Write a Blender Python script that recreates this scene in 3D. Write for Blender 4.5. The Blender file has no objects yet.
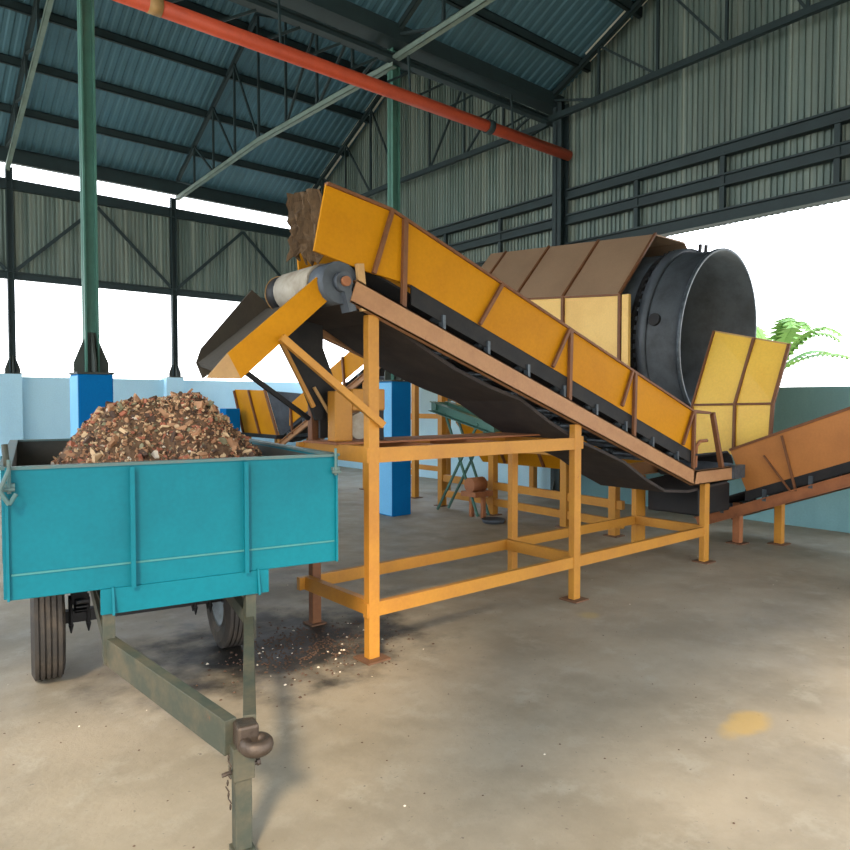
import bpy, bmesh, math, random
from mathutils import Vector, Matrix
random.seed(7)
S = bpy.context.scene
COL = S.collection
R = math.radians

# ------------------------------------------------------------------ helpers
def lin(c):
    return tuple(((v/255)/12.92 if v/255 <= .04045 else ((v/255+.055)/1.055)**2.4) for v in c)

def wm(o):
    if o is None: return Matrix.Identity(4)
    return wm(o.parent) @ o.matrix_basis

class MB:
    """collects shapes; build() links them as ONE mesh object (world coordinates unless local=True)"""
    def __init__(self): self.bm = bmesh.new()
    def face(self, pts, mi=0):
        f = self.bm.faces.new([self.bm.verts.new(p) for p in pts]); f.material_index = mi; return self
    def box(self, x0, x1, y0, y1, z0, z1, mi=0):
        vs = [self.bm.verts.new((x, y, z)) for z in (z0, z1) for (x, y) in ((x0, y0), (x1, y0), (x1, y1), (x0, y1))]
        for q in ((3,2,1,0),(4,5,6,7),(0,1,5,4),(1,2,6,5),(2,3,7,6),(3,0,4,7)):
            self.bm.faces.new([vs[i] for i in q]).material_index = mi
        return self
    def bar(self, a, b, w, h, up=(0,0,1), mi=0):
        """rectangular bar from a to b, w wide, h tall"""
        a = Vector(a); b = Vector(b); d = (b-a).normalized(); u = Vector(up)
        if abs(d.dot(u)) > .98: u = Vector((1,0,0))
        s = d.cross(u).normalized(); t = s.cross(d).normalized()
        vs = []
        for p in (a, b):
            for i, j in ((-1,-1),(1,-1),(1,1),(-1,1)):
                vs.append(self.bm.verts.new(p + s*(i*w/2) + t*(j*h/2)))
        for q in ((3,2,1,0),(4,5,6,7),(0,1,5,4),(1,2,6,5),(2,3,7,6),(3,0,4,7)):
            self.bm.faces.new([vs[i] for i in q]).material_index = mi
        return self
    def channel(self, a, b, w, h, t=.012, up=(0,0,1), side=1):
        """C section: web on one side and two flanges"""
        a = Vector(a); b = Vector(b); d = (b-a).normalized(); u = Vector(up)
        if abs(d.dot(u)) > .98: u = Vector((1,0,0))
        s = d.cross(u).normalized()*side; v = (s*side).cross(d).normalized()
        self.bar(a+s*(w/2-t/2), b+s*(w/2-t/2), t, h, up)
        self.bar(a+v*(h/2-t/2), b+v*(h/2-t/2), w, t, up)
        self.bar(a-v*(h/2-t/2), b-v*(h/2-t/2), w, t, up)
        return self
    def ibeam(self, a, b, w, h, t=.02, up=(0,0,1)):
        a = Vector(a); b = Vector(b); d = (b-a).normalized(); u = Vector(up)
        if abs(d.dot(u)) > .98: u = Vector((1,0,0))
        s = d.cross(u).normalized(); v = s.cross(d).normalized()
        self.bar(a, b, t, h, up)
        self.bar(a+v*(h/2-t/2), b+v*(h/2-t/2), w, t, up)
        self.bar(a-v*(h/2-t/2), b-v*(h/2-t/2), w, t, up)
        return self
    def tube(self, a, b, r, n=12, r2=None, cap=True, mi=0):
        a = Vector(a); b = Vector(b); d = (b-a).normalized(); r2 = r if r2 is None else r2
        u = Vector((0,0,1)) if abs(d.z) < .95 else Vector((1,0,0))
        s = d.cross(u).normalized(); t = s.cross(d)
        A = []; B = []
        for i in range(n):
            c, q = math.cos(2*math.pi*i/n), math.sin(2*math.pi*i/n)
            A.append(self.bm.verts.new(a+(s*c+t*q)*r)); B.append(self.bm.verts.new(b+(s*c+t*q)*r2))
        for i in range(n):
            j = (i+1) % n
            f = self.bm.faces.new((A[i], A[j], B[j], B[i])); f.smooth = n > 8; f.material_index = mi
        if cap:
            self.bm.faces.new(A[::-1]).material_index = mi; self.bm.faces.new(B).material_index = mi
        return self
    def path(self, pts, r, n=8):
        for p, q in zip(pts, pts[1:]): self.tube(p, q, r, n)
        return self
    def prism(self, poly, off, mi=0):
        """poly: 3D polygon, extruded by vector off"""
        off = Vector(off)
        A = [self.bm.verts.new(Vector(p)) for p in poly]; B = [self.bm.verts.new(Vector(p)+off) for p in poly]
        n = len(A)
        self.bm.faces.new(A[::-1]).material_index = mi; self.bm.faces.new(B).material_index = mi
        for i in range(n):
            j = (i+1) % n
            self.bm.faces.new((A[i], A[j], B[j], B[i])).material_index = mi
        return self
    def lathe(self, prof, axis_o, axis_d, n=32, sx=1., closed=True, smooth=True):
        """prof: list of (along, radius); sx flattens the horizontal radius"""
        o = Vector(axis_o); d = Vector(axis_d).normalized()
        u = Vector((0,0,1)); s = d.cross(u).normalized(); t = s.cross(d)
        rings = []
        for (l, r) in prof:
            rings.append([self.bm.verts.new(o+d*l+(s*math.cos(2*math.pi*i/n)*sx+t*math.sin(2*math.pi*i/n))*r) for i in range(n)])
        m = len(rings); rng = range(m) if closed else range(m-1)
        for k in rng:
            a, b = rings[k], rings[(k+1) % m]
            for i in range(n):
                j = (i+1) % n
                f = self.bm.faces.new((a[i], a[j], b[j], b[i])); f.smooth = smooth
        return self
    def build(self, name, mats, parent=None, local=False, bevel=0, kind=None, label=None):
        bm = self.bm
        bmesh.ops.recalc_face_normals(bm, faces=bm.faces)
        if parent is not None and not local:
            bm.transform(wm(parent).inverted())
        me = bpy.data.meshes.new(name); bm.to_mesh(me); bm.free()
        for m in (mats if isinstance(mats, (list, tuple)) else [mats]): me.materials.append(m)
        o = bpy.data.objects.new(name, me); COL.objects.link(o)
        if parent is not None: o.parent = parent
        if bevel:
            b = o.modifiers.new('bevel', 'BEVEL'); b.width = bevel; b.segments = 2; b.limit_method = 'ANGLE'
        if kind: o['kind'] = kind
        if label: o['label'] = label
        return o

def thing(name, label, cat, loc=(0,0,0), rz=0, group=None):
    o = bpy.data.objects.new(name, None); COL.objects.link(o)
    o.location = loc; o.rotation_euler = (0,0,rz); o.empty_display_size = .2
    return tag(o, label, cat, group)
def tag(o, label, cat, group=None):
    o['label'] = label; o['category'] = cat
    if group: o['group'] = group
    return o

# ------------------------------------------------------------------ materials
def nodes(m):
    m.use_nodes = True; nt = m.node_tree; nt.nodes.clear(); return nt
def paint(name, col, rough=.5, metal=0, dirt=None, dirt_amt=.5, dirt_scale=3., rust=None, rust_amt=0., rust_scale=6.,
          bump=0., stretch=(1,1,1), spec=.4, grain=.12, transl=0):
    m = bpy.data.materials.new(name); nt = nodes(m); N = nt.nodes; L = nt.links
    out = N.new('ShaderNodeOutputMaterial'); b = N.new('ShaderNodeBsdfPrincipled')
    tc = N.new('ShaderNodeTexCoord'); mp = N.new('ShaderNodeMapping'); mp.inputs['Scale'].default_value = stretch
    L.new(tc.outputs['Object'], mp.inputs['Vector'])
    c = lin(col); dc = lin(dirt) if dirt else tuple(v*.5 for v in c)
    n1 = N.new('ShaderNodeTexNoise'); n1.inputs['Scale'].default_value = dirt_scale; n1.inputs['Detail'].default_value = 6; n1.inputs['Roughness'].default_value = .65
    L.new(mp.outputs['Vector'], n1.inputs['Vector'])
    r1 = N.new('ShaderNodeValToRGB'); r1.color_ramp.elements[0].position = .42; r1.color_ramp.elements[1].position = .78
    r1.color_ramp.elements[0].color = (0,0,0,1); r1.color_ramp.elements[1].color = (dirt_amt,)*3+(1,)
    L.new(n1.outputs['Fac'], r1.inputs['Fac'])
    m1 = N.new('ShaderNodeMix'); m1.data_type = 'RGBA'
    m1.inputs['A'].default_value = (*c, 1); m1.inputs['B'].default_value = (*dc, 1)
    L.new(r1.outputs['Color'], m1.inputs['Factor']); last = m1.outputs['Result']
    if rust:
        n2 = N.new('ShaderNodeTexNoise'); n2.inputs['Scale'].default_value = rust_scale; n2.inputs['Detail'].default_value = 8; n2.inputs['Roughness'].default_value = .7
        L.new(mp.outputs['Vector'], n2.inputs['Vector'])
        r2 = N.new('ShaderNodeValToRGB'); r2.color_ramp.elements[0].position = .66-rust_amt*.3; r2.color_ramp.elements[1].position = .74-rust_amt*.3
        L.new(n2.outputs['Fac'], r2.inputs['Fac'])
        m2 = N.new('ShaderNodeMix'); m2.data_type = 'RGBA'; m2.inputs['B'].default_value = (*lin(rust), 1)
        L.new(r2.outputs['Color'], m2.inputs['Factor']); L.new(last, m2.inputs['A']); last = m2.outputs['Result']
    n3 = N.new('ShaderNodeTexNoise'); n3.inputs['Scale'].default_value = 40; n3.inputs['Detail'].default_value = 4
    L.new(tc.outputs['Object'], n3.inputs['Vector'])
    mr = N.new('ShaderNodeMapRange'); mr.inputs['To Min'].default_value = 1-grain; mr.inputs['To Max'].default_value = 1+grain
    L.new(n3.outputs['Fac'], mr.inputs['Value'])
    m3 = N.new('ShaderNodeVectorMath'); m3.operation = 'SCALE'
    L.new(last, m3.inputs[0]); L.new(mr.outputs['Result'], m3.inputs['Scale'])
    L.new(m3.outputs['Vector'], b.inputs['Base Color'])
    b.inputs['Roughness'].default_value = rough; b.inputs['Metallic'].default_value = metal
    b.inputs['Specular IOR Level'].default_value = spec
    if bump:
        bp = N.new('ShaderNodeBump'); bp.inputs['Strength'].default_value = bump; bp.inputs['Distance'].default_value = .02
        L.new(n1.outputs['Fac'], bp.inputs['Height']); L.new(bp.outputs['Normal'], b.inputs['Normal'])
    if transl:
        tr = N.new('ShaderNodeBsdfTranslucent'); tr.inputs['Color'].default_value = (.9, .85, .6, 1)
        wv = N.new('ShaderNodeTexNoise'); wv.inputs['Scale'].default_value = 1.; wv.inputs['Detail'].default_value = 3
        mp2 = N.new('ShaderNodeMapping'); mp2.inputs['Scale'].default_value = (9, 9, .15)
        L.new(tc.outputs['Object'], mp2.inputs['Vector']); L.new(mp2.outputs['Vector'], wv.inputs['Vector'])
        rr = N.new('ShaderNodeMapRange'); rr.inputs['From Min'].default_value = .45; rr.inputs['From Max'].default_value = .8
        rr.inputs['To Max'].default_value = transl
        L.new(wv.outputs['Fac'], rr.inputs['Value'])
        mx = N.new('ShaderNodeMixShader'); L.new(rr.outputs['Result'], mx.inputs['Fac'])
        L.new(b.outputs['BSDF'], mx.inputs[1]); L.new(tr.outputs['BSDF'], mx.inputs[2]); L.new(mx.outputs['Shader'], out.inputs['Surface'])
    else:
        L.new(b.outputs['BSDF'], out.inputs['Surface'])
    return m

M = {}
M['teal'] = paint('teal_paint', (0,106,120), .55, dirt=(0,84,98), dirt_amt=.6, dirt_scale=1.8, spec=.22, rust=(120,120,90), rust_amt=-.14, rust_scale=7)
M['teal_line'] = paint('weld_line', (60,124,124), .6)
M['bed'] = paint('bed_steel', (62,62,56), .7, dirt=(90,78,60), dirt_amt=.7, rust=(95,60,40), rust_amt=.1)
M['rim_edge'] = paint('worn_rim', (70,104,104), .55, dirt=(104,96,84), dirt_amt=.8, dirt_scale=9)
M['draw'] = paint('drawbar_paint', (60,64,54), .6, dirt=(104,90,68), dirt_amt=.7, dirt_scale=5, rust=(105,70,45), rust_amt=.02)
M['hitch'] = paint('hitch_steel', (84,72,62), .5, metal=.5, dirt=(50,42,36), dirt_amt=.7, dirt_scale=20, bump=.3)
M['rubber'] = paint('tyre_rubber', (58,54,50), .8, dirt=(112,96,78), dirt_amt=.6, dirt_scale=6, bump=.2)
M['rim'] = paint('wheel_rim', (120,128,130), .5, metal=.3, dirt=(70,66,60), dirt_amt=.8, dirt_scale=10)
M['black'] = paint('black_steel', (22,22,24), .6, dirt=(45,40,36), dirt_amt=.6)
M['yellow'] = paint('yellow_paint', (194,130,10), .6, spec=.15, dirt=(168,104,12), dirt_amt=.6, dirt_scale=1.6, rust=(140,82,34), rust_amt=-.1, rust_scale=5)
M['yellow_bright'] = paint('yellow_panel_paint', (236,190,72), .38, dirt=(220,160,50), dirt_amt=.5, dirt_scale=1.4)
M['orange'] = paint('orange_paint', (180,116,58), .5, dirt=(144,88,44), dirt_amt=.6, dirt_scale=1.5)
M['frame'] = paint('frame_paint', (186,128,44), .5, dirt=(156,98,42), dirt_amt=.6, dirt_scale=3, rust=(120,64,36), rust_amt=-.05, rust_scale=7)
M['rail'] = paint('rail_paint', (170,124,84), .55, dirt=(142,94,62), dirt_amt=.6, dirt_scale=4, rust=(126,74,48), rust_amt=0., rust_scale=9)
M['rust'] = paint('rusty_rail', (158,100,62), .65, dirt=(110,66,44), dirt_amt=.7, dirt_scale=4)
M['rib'] = paint('rib_paint', (120,76,44), .6, dirt=(88,54,36), dirt_amt=.7, dirt_scale=8)
M['plate'] = paint('foot_plate_steel', (112,78,54), .7, dirt=(80,58,44), dirt_amt=.7, dirt_scale=8)
M['belt'] = paint('belt_rubber', (30,30,32), .75, dirt=(60,54,48), dirt_amt=.5, dirt_scale=5)
M['beltdirty'] = paint('return_belt_rubber', (52,46,44), .85, dirt=(78,68,60), dirt_amt=.6, dirt_scale=4)
M['idler'] = paint('idler_steel', (90,98,104), .45, metal=.5, dirt=(40,44,50), dirt_amt=.8, dirt_scale=12)
M['roller'] = paint('roller_lagging', (168,158,140), .6, dirt=(110,90,66), dirt_amt=.8, dirt_scale=6)
M['beige'] = paint('worn_beige', (190,150,98), .6, dirt=(150,110,70), dirt_amt=.6)
M['chutein'] = paint('chute_dirty', (70,62,50), .85, dirt=(54,48,42), dirt_amt=.8, dirt_scale=4, bump=.4)
M['sack'] = paint('burlap', (98,76,52), .9, dirt=(44,34,26), dirt_amt=.9, dirt_scale=6, bump=.8, stretch=(3,3,.6), grain=.35)
M['drum'] = paint('drum_steel', (82,88,94), .55, metal=.1, dirt=(40,38,38), dirt_amt=.7, dirt_scale=3)
M['hood'] = paint('hood_paint', (160,130,102), .5, dirt=(136,110,86), dirt_amt=.6, dirt_scale=1.2, rust=(150,104,50), rust_amt=-.1, rust_scale=2)
M['hoodside'] = paint('hood_side_paint', (240,196,112), .45, dirt=(214,160,78), dirt_amt=.6, dirt_scale=1.5)
M['green'] = paint('green_paint', (70,112,98), .5, dirt=(50,80,72), dirt_amt=.6)
M['column'] = paint('column_paint', (80,126,112), .5, dirt=(56,80,74), dirt_amt=.5)
M['steel'] = paint('roof_steel', (46,62,64), .6, dirt=(38,46,50), dirt_amt=.6)
M['chord'] = paint('chord_paint', (128,146,136), .55, dirt=(88,100,94), dirt_amt=.6)
M['gusset'] = paint('gusset_steel', (66,72,66), .6, dirt=(48,48,44), dirt_amt=.6)
M['sheet'] = paint('roof_sheet', (84,122,136), .5, dirt=(66,94,102), dirt_amt=.7, dirt_scale=.7, stretch=(1,.3,1))
M['wallsheet'] = paint('wall_sheet', (112,130,124), .55, dirt=(84,92,84), dirt_amt=.6, dirt_scale=.8, stretch=(1.5,1.5,.3), transl=.05)
M['leak_flash'] = paint('light_leak_flashing', (240,238,222), .5, dirt=(200,200,184), dirt_amt=.6)  # whiteness stands in for daylight coming through the roof gap
M['red'] = paint('red_pipe', (206,84,52), .5, dirt=(160,62,42), dirt_amt=.6, dirt_scale=2)
M['lblue'] = paint('light_blue_wall', (184,224,240), .7, dirt=(160,204,226), dirt_amt=.6, dirt_scale=1.2, stretch=(1,1,.5))
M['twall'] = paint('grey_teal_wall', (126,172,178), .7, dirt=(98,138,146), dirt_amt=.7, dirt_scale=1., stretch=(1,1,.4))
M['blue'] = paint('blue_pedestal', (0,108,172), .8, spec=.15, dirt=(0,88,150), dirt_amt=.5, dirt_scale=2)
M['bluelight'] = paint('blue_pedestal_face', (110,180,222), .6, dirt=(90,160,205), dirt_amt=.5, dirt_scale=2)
M['leaf'] = paint('palm_leaf', (110,150,70), .6, dirt=(80,120,60), dirt_amt=.6)
M['trunk'] = paint('palm_trunk', (120,100,80), .8)

def floor_mat():
    m = bpy.data.materials.new('dusty_concrete'); nt = nodes(m); N = nt.nodes; L = nt.links
    out = N.new('ShaderNodeOutputMaterial'); b = N.new('ShaderNodeBsdfPrincipled'); L.new(b.outputs['BSDF'], out.inputs['Surface'])
    tc = N.new('ShaderNodeTexCoord')
    def noise(sc, det=6, rg=.6, src=None):
        n = N.new('ShaderNodeTexNoise'); n.inputs['Scale'].default_value = sc; n.inputs['Detail'].default_value = det; n.inputs['Roughness'].default_value = rg
        L.new((src or tc.outputs['Object']), n.inputs['Vector']); return n.outputs['Fac']
    def ramp(src, a, b_, v0=0., v1=1.):
        r = N.new('ShaderNodeMapRange'); r.interpolation_type = 'SMOOTHSTEP'
        r.inputs['From Min'].default_value = a; r.inputs['From Max'].default_value = b_; r.inputs['To Min'].default_value = v0; r.inputs['To Max'].default_value = v1
        L.new(src, r.inputs['Value']); return r.outputs['Result']
    def mix(fac, a, b_):
        x = N.new('ShaderNodeMix'); x.data_type = 'RGBA'; L.new(fac, x.inputs['Factor'])
        if isinstance(a, tuple): x.inputs['A'].default_value = (*lin(a), 1)
        else: L.new(a, x.inputs['A'])
        x.inputs['B'].default_value = (*lin(b_), 1); return x.outputs['Result']
    def mul(a, b_):
        x = N.new('ShaderNodeMath'); x.operation = 'MULTIPLY'; L.new(a, x.inputs[0])
        if isinstance(b_, float): x.inputs[1].default_value = b_
        else: L.new(b_, x.inputs[1])
        return x.outputs[0]
    def blob(cx, cy, rx, ry):
        mp = N.new('ShaderNodeMapping'); mp.inputs['Location'].default_value = (-cx/rx, -cy/ry, 0); mp.inputs['Scale'].default_value = (1/rx, 1/ry, 1)
        L.new(tc.outputs['Object'], mp.inputs['Vector'])
        ln = N.new('ShaderNodeVectorMath'); ln.operation = 'LENGTH'; L.new(mp.outputs['Vector'], ln.inputs[0])
        n = noise(3., 5); ad = N.new('ShaderNodeMath'); ad.operation = 'ADD'; L.new(ln.outputs['Value'], ad.inputs[0])
        sc = N.new('ShaderNodeMath'); sc.operation = 'MULTIPLY_ADD'; sc.inputs[1].default_value = 1.6; sc.inputs[2].default_value = -.8
        L.new(n, sc.inputs[0]); L.new(sc.outputs[0], ad.inputs[1])
        return ramp(ad.outputs[0], .35, 1.1, 1., 0.)
    c = mix(ramp(noise(.9, 8, .65), .35, .68), (156,143,122), (132,121,102))
    c = mix(mul(ramp(noise(3.5, 8, .7), .5, .75), .55), c, (178,170,152))
    c = mix(mul(ramp(noise(7., 6, .7), .56, .74), .6), c, (128,114,94))
    c = mix(mul(ramp(noise(28., 3, .6), .66, .74), .7), c, (86,76,64))
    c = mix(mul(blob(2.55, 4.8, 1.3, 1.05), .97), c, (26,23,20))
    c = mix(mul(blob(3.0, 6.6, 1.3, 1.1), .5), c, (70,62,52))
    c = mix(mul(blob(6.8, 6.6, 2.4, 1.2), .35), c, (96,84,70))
    c = mix(mul(blob(4.01, 1.86, .24, .12), .6), c, (190,152,70))
    c = mix(mul(blob(5.03, 3.73, .12, .12), .5), c, (176,150,90))
    L.new(c, b.inputs['Base Color'])
    L.new(ramp(noise(2.), .3, .7, .5, .72), b.inputs['Roughness']); b.inputs['Specular IOR Level'].default_value = .45
    bp = N.new('ShaderNodeBump'); bp.inputs['Strength'].default_value = .35; bp.inputs['Distance'].default_value = .015
    L.new(noise(9., 8, .7), bp.inputs['Height']); L.new(bp.outputs['Normal'], b.inputs['Normal'])
    return m
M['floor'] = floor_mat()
M['ground'] = paint('dusty_ground', (190,180,160), .9, dirt=(160,150,120), dirt_amt=.7, dirt_scale=.5)

# ------------------------------------------------------------------ the building
G, W, VY = 11.1, 18.8, 9.1       # gable wall X, left wall Y, valley row Y
XL = -7.0                        # far end of the hall behind the camera's left
YF = -.7
def roofz(y):
    if y > VY: return 10.42-.497*abs(y-13.95)
    return 10.42-.497*abs(y-4.25)

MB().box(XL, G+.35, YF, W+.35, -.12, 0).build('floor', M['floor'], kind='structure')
MB().face([(-70,-70,-.13),(90,-70,-.13),(90,110,-.13),(-70,110,-.13)]).build('ground', M['ground'], kind='structure')

def corrugated(x0, x1, yz, axis='x', period=.26, amp=.022, flip=1):
    """trapezoid ribs running along the yz polyline; axis x: ribs repeat along x"""
    mb = MB(); cols = []
    n = int((x1-x0)/period)
    for i in range(n):
        for f, a in ((0,-1),(.35,-1),(.5,1),(.85,1)):
            u = x0+(i+f)*period; ring = []
            for (p, z, nx, nz) in yz:
                if axis == 'x': ring.append(mb.bm.verts.new((u, p+nx*a*amp, z+nz*a*amp)))
                else: ring.append(mb.bm.verts.new((p+nx*a*amp, u, z+nz*a*amp)))
            cols.append(ring)
    for a, b in zip(cols, cols[1:]):
        for k in range(len(a)-1): mb.bm.faces.new((a[k], b[k], b[k+1], a[k+1]))
    return mb

def roof(name, ya, yb):
    yz = [(ya, roofz(ya)+.09, 0, 1), (yb, roofz(yb-.001 if yb > ya else yb+.001)+.09, 0, 1)]
    o = corrugated(XL, G+.35, yz, period=.2, amp=.012).build(name, M['sheet'], kind='structure')
    m = o.modifiers.new('thickness', 'SOLIDIFY'); m.thickness = .012
    return o
c1 = roof('ceiling', W+.45, 13.95); c2_ = roof('ceiling', 13.95, VY); c3 = roof('ceiling', VY-.001, 4.25); c4 = roof('ceiling', 4.25, YF-.4)
def purlin(y, par, h=.17):
    z = roofz(y)-h/2+.05
    MB().channel((XL,y,z), (G,y,z), .08, h, .014).build('purlin', M['steel'], par)
for k in range(5): purlin(W+.25-k*1.16, c1)
for k in range(5): purlin(13.6-k*1.0, c2_)
for k in range(4): purlin(8.35-k*1.12, c3)
for k in range(4): purlin(3.9-k*1.2, c4)
# flashing strips painted white as leaking daylight at the gable end, between the purlins
for k in range(4):
    for par, y0, st in ((c1, W+.25, 1.16), (c3, 8.35, 1.12)):
        ya, yb = y0-k*st-.12, y0-(k+1)*st+.12
        MB().prism([(G-.28, ya, roofz(ya)+.055), (G-.12, ya, roofz(ya)-.06), (G-.12, yb, roofz(yb)-.06), (G-.28, yb, roofz(yb)+.055)], (-.01,0,-.01)).build('light_leak_flashing', M['leak_flash'], par)
MB().box(XL, G-.02, VY-.17, VY+.17, 7.72, 7.98).build('valley_gutter', M['steel'], c2_)
MB().ibeam((XL,VY,7.5), (G-.1,VY,7.5), .14, .12).build('eave_beam', M['steel'], c2_)
MB().box(XL, G, W+.1, W+.22, 7.55, 7.85).build('eave_beam', M['steel'], c1)

# left wall: painted low wall with pilasters, open band, corrugated panel with braces
wl = MB().box(XL, G+.2, W, W+.2, 0, 2.5).build('wall_left', M['lblue'], kind='structure')
wlp = corrugated(XL, G, [(W+.06, 4.95, 1, 0), (W+.06, 7.0, 1, 0)], period=.10, amp=.016).build('wall_left', M['wallsheet'], kind='structure')
MB().ibeam((XL,W-.02,4.88), (G,W-.02,4.88), .12, .18).build('girt', M['steel'], wlp)
MB().ibeam((XL,W-.02,7.0), (G,W-.02,7.0), .12, .24).build('girt', M['steel'], wlp)
WCX = (-1.0, 2.98, 6.82, 10.8)
for a, b in zip(WCX, WCX[1:]):
    mid = (a+b)/2
    MB().bar((a+.1,W-.06,5.0), (mid,W-.06,6.8), .03, .08).build('brace', M['steel'], wlp)
    MB().bar((b-.1,W-.06,5.0), (mid,W-.06,6.8), .03, .08).build('brace', M['steel'], wlp)
for x in WCX[:3]:
    MB().box(x-.3, x+.16, W-.22, W+.22, 0, 2.56).build('pilaster', M['lblue'], wl)
# gable wall
wr = MB().box(G, G+.2, 8.6, W+.2, 0, 2.4).build('wall_back', M['lblue'], kind='structure')
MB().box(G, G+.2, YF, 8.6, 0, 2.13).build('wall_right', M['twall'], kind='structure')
mb = MB(); prev = None; n = int((W-YF)/.095)
for i in range(n):                                  # corrugated sheet whose top follows the two roof slopes
    for f, a in ((0,-1),(.4,-1),(.5,1),(.9,1)):
        y = YF+(i+f)*.095; p = (G+.05+a*.018, y)
        cur = (mb.bm.verts.new((p[0], y, 4.82)), mb.bm.verts.new((p[0], y, roofz(y)+.10)))
        if prev: mb.bm.faces.new((prev[0], cur[0], cur[1], prev[1]))
        prev = cur
wg = mb.build('wall_right', M['wallsheet'], kind='structure')
for z, h in ((5.99,.20), (5.5,.20), (4.93,.22)):
    MB().ibeam((G-.1,YF,z), (G-.1,VY-.35,z), .16, h, .03).build('girt', M['steel'], wg)
    MB().ibeam((G-.1,VY,z), (G-.1,W,z), .16, h, .03).build('girt', M['steel'], wg)
for y in (2.2, 3.9, 5.6, 7.2, 10.6, 12.4, 14.6, 16.6):
    MB().box(G-.14, G-.06, y-.04, y+.04, 5.05, 5.95).build('cleat', M['steel'], wg)
# walls behind the camera: closed end and unseen front panels added to block sun
we = MB().box(XL-.1, XL, YF, W, 0, 2.2).build('wall_end', M['lblue'], kind='structure')
MB().box(XL, -1.0, YF-.1, YF, 6.3, 7.9).build('sun_block_panel', M['wallsheet'], kind='structure')
wf = MB().box(-1.0, G, YF-.1, YF, 3.0, 7.9).build('sun_block_panel', M['wallsheet'], kind='structure')

def gusset(mb, x, y, z, w, h):
    mb.prism([(x-w,y-.012,z), (x+w,y-.012,z), (x+w,y-.012,z+h*.25), (x+.05,y-.012,z+h), (x-.05,y-.012,z+h), (x-w,y-.012,z+h*.25)], (0,.024,0))
    mb.prism([(x-.012,y-w,z), (x-.012,y+w,z), (x-.012,y+w,z+h*.25), (x-.012,y+.05,z+h), (x-.012,y-.05,z+h), (x-.012,y-w,z+h*.25)], (.024,0,0))
    return mb
def column(x, y, ztop, zb, ped, label, w=.2, g=(.2,.5), mat=None):
    t = thing('steel_column', label, 'column', (x, y, zb))
    MB().ibeam((x,y,zb), (x,y,ztop), w*.9, w, .022).build('shaft', mat or M['column'], t)
    gusset(MB(), x, y, zb+.02, *g).build('base_gusset', M['gusset'], t)
    MB().box(x-g[0]-.01, x+g[0]+.01, y-g[0]-.01, y+g[0]+.01, zb, zb+.025).build('base_plate', M['gusset'], t)
    return t
for x, lab in ((2.32,'blue painted pedestal with green column, behind the loaded trailer'), (7.05,'blue painted pedestal behind the yellow frame legs in the middle of the hall')):
    t = thing('column_pedestal', lab, 'pedestal', (x, VY+.15, 0))
    y = VY+.15
    MB().box(x-.2, x+.2, y-.2, y+.2, 0, 2.24).build('block', M['blue'], t, bevel=.012)
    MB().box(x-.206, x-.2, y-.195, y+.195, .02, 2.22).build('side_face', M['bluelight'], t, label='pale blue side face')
column(2.32, VY+.15, 7.75, 2.24, 1, 'tall green steel column on the blue pedestal behind the trailer', .16)
column(7.05, VY+.15, 7.75, 2.24, 1, 'tall green steel column rising behind the yellow conveyor skirt in mid hall', .16)
t = column(G-.16, VY-.2, 7.8, 0.02, 1, 'dark steel column against the gable wall where the red pipe ends', .24, mat=M['steel'])
for x, lab in ((2.98, 'slim steel column on the left wall nearest the left edge of the photo'), (6.82, 'slim steel column on the left wall, middle bay, right of the trailer heap'),):
    column(x, W-.02, 7.4, 2.56, 0, lab, .14, (.16,.42), M['steel'])

def truss(x, ya, yb, zc, rise, label, web=M['steel'], nweb=8, chord=M['chord']):
    """ya eave, yb valley; bottom chord at zc (raised by rise in mid span), top chord under the purlins"""
    ym = (ya+yb)/2
    t = thing('roof_truss', label, 'roof truss', (x, ym, zc))
    def cz(y): return zc+rise*(1-abs(y-ym)/(abs(ya-yb)/2))
    def tz(y): return roofz(y)-.13
    MB().channel((x,ya,cz(ya)), (x,ym,cz(ym)), .09, .11).channel((x,ym,cz(ym)), (x,yb,cz(yb)), .09, .11).build('bottom_chord', chord, t)
    MB().channel((x,ya,tz(ya)), (x,ym,tz(ym)), .08, .10).channel((x,ym,tz(ym)), (x,yb,tz(yb)), .08, .10).build('top_chord', M['steel'], t)
    for k in range(1, nweb):
        y = ya+(yb-ya)*k/nweb; y2 = ya+(yb-ya)*(k+(.5 if k < nweb/2 else -.5))/nweb
        MB().bar((x,y,cz(y)), (x,y,tz(y)), .045, .045).build('web_post', web, t)
        yn = ya+(yb-ya)*(k-1 if k <= nweb/2 else k+1)/nweb
        MB().bar((x,y,cz(y)), (x,yn,tz(yn)), .04, .04).build('web_diagonal', web, t)
    return t
truss(2.95, W, VY, 7.35, 1.9, 'pale sloping roof truss at the upper left edge of the photo')
truss(6.95, W, VY, 7.42, .15, 'roof truss with pale bottom chord running up to the middle column')
truss(G-.32, W, VY, 7.42, .05, 'dark roof truss against the gable wall, above the conveyor head', chord=M['steel'])
truss(6.95, VY, -.6, 7.5, .05, 'roof truss of the near bay, springing from the middle column')
truss(G-.32, VY, -.6, 7.5, .05, 'dark roof truss against the gable wall at the upper right', chord=M['steel'])
for (ax, ay, bx, by) in ((2.95,VY,6.95,VY),(6.95,VY,G-.3,VY)):
    pass
lt = thing('lattice_girder', 'dark lattice girder along the valley between the two roofs', 'girder', (7, VY, 7.1))
MB().bar((2.4,VY,6.95), (G-.35,VY,6.95), .06, .07).build('bottom_chord', M['steel'], lt)
for k in range(12):
    xa = 2.4+k*.7; xb = xa+.7
    if xb > G-.3: break
    MB().bar((xa,VY,6.95), (xb,VY,7.4), .035, .035).build('web_diagonal', M['steel'], lt)
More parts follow.
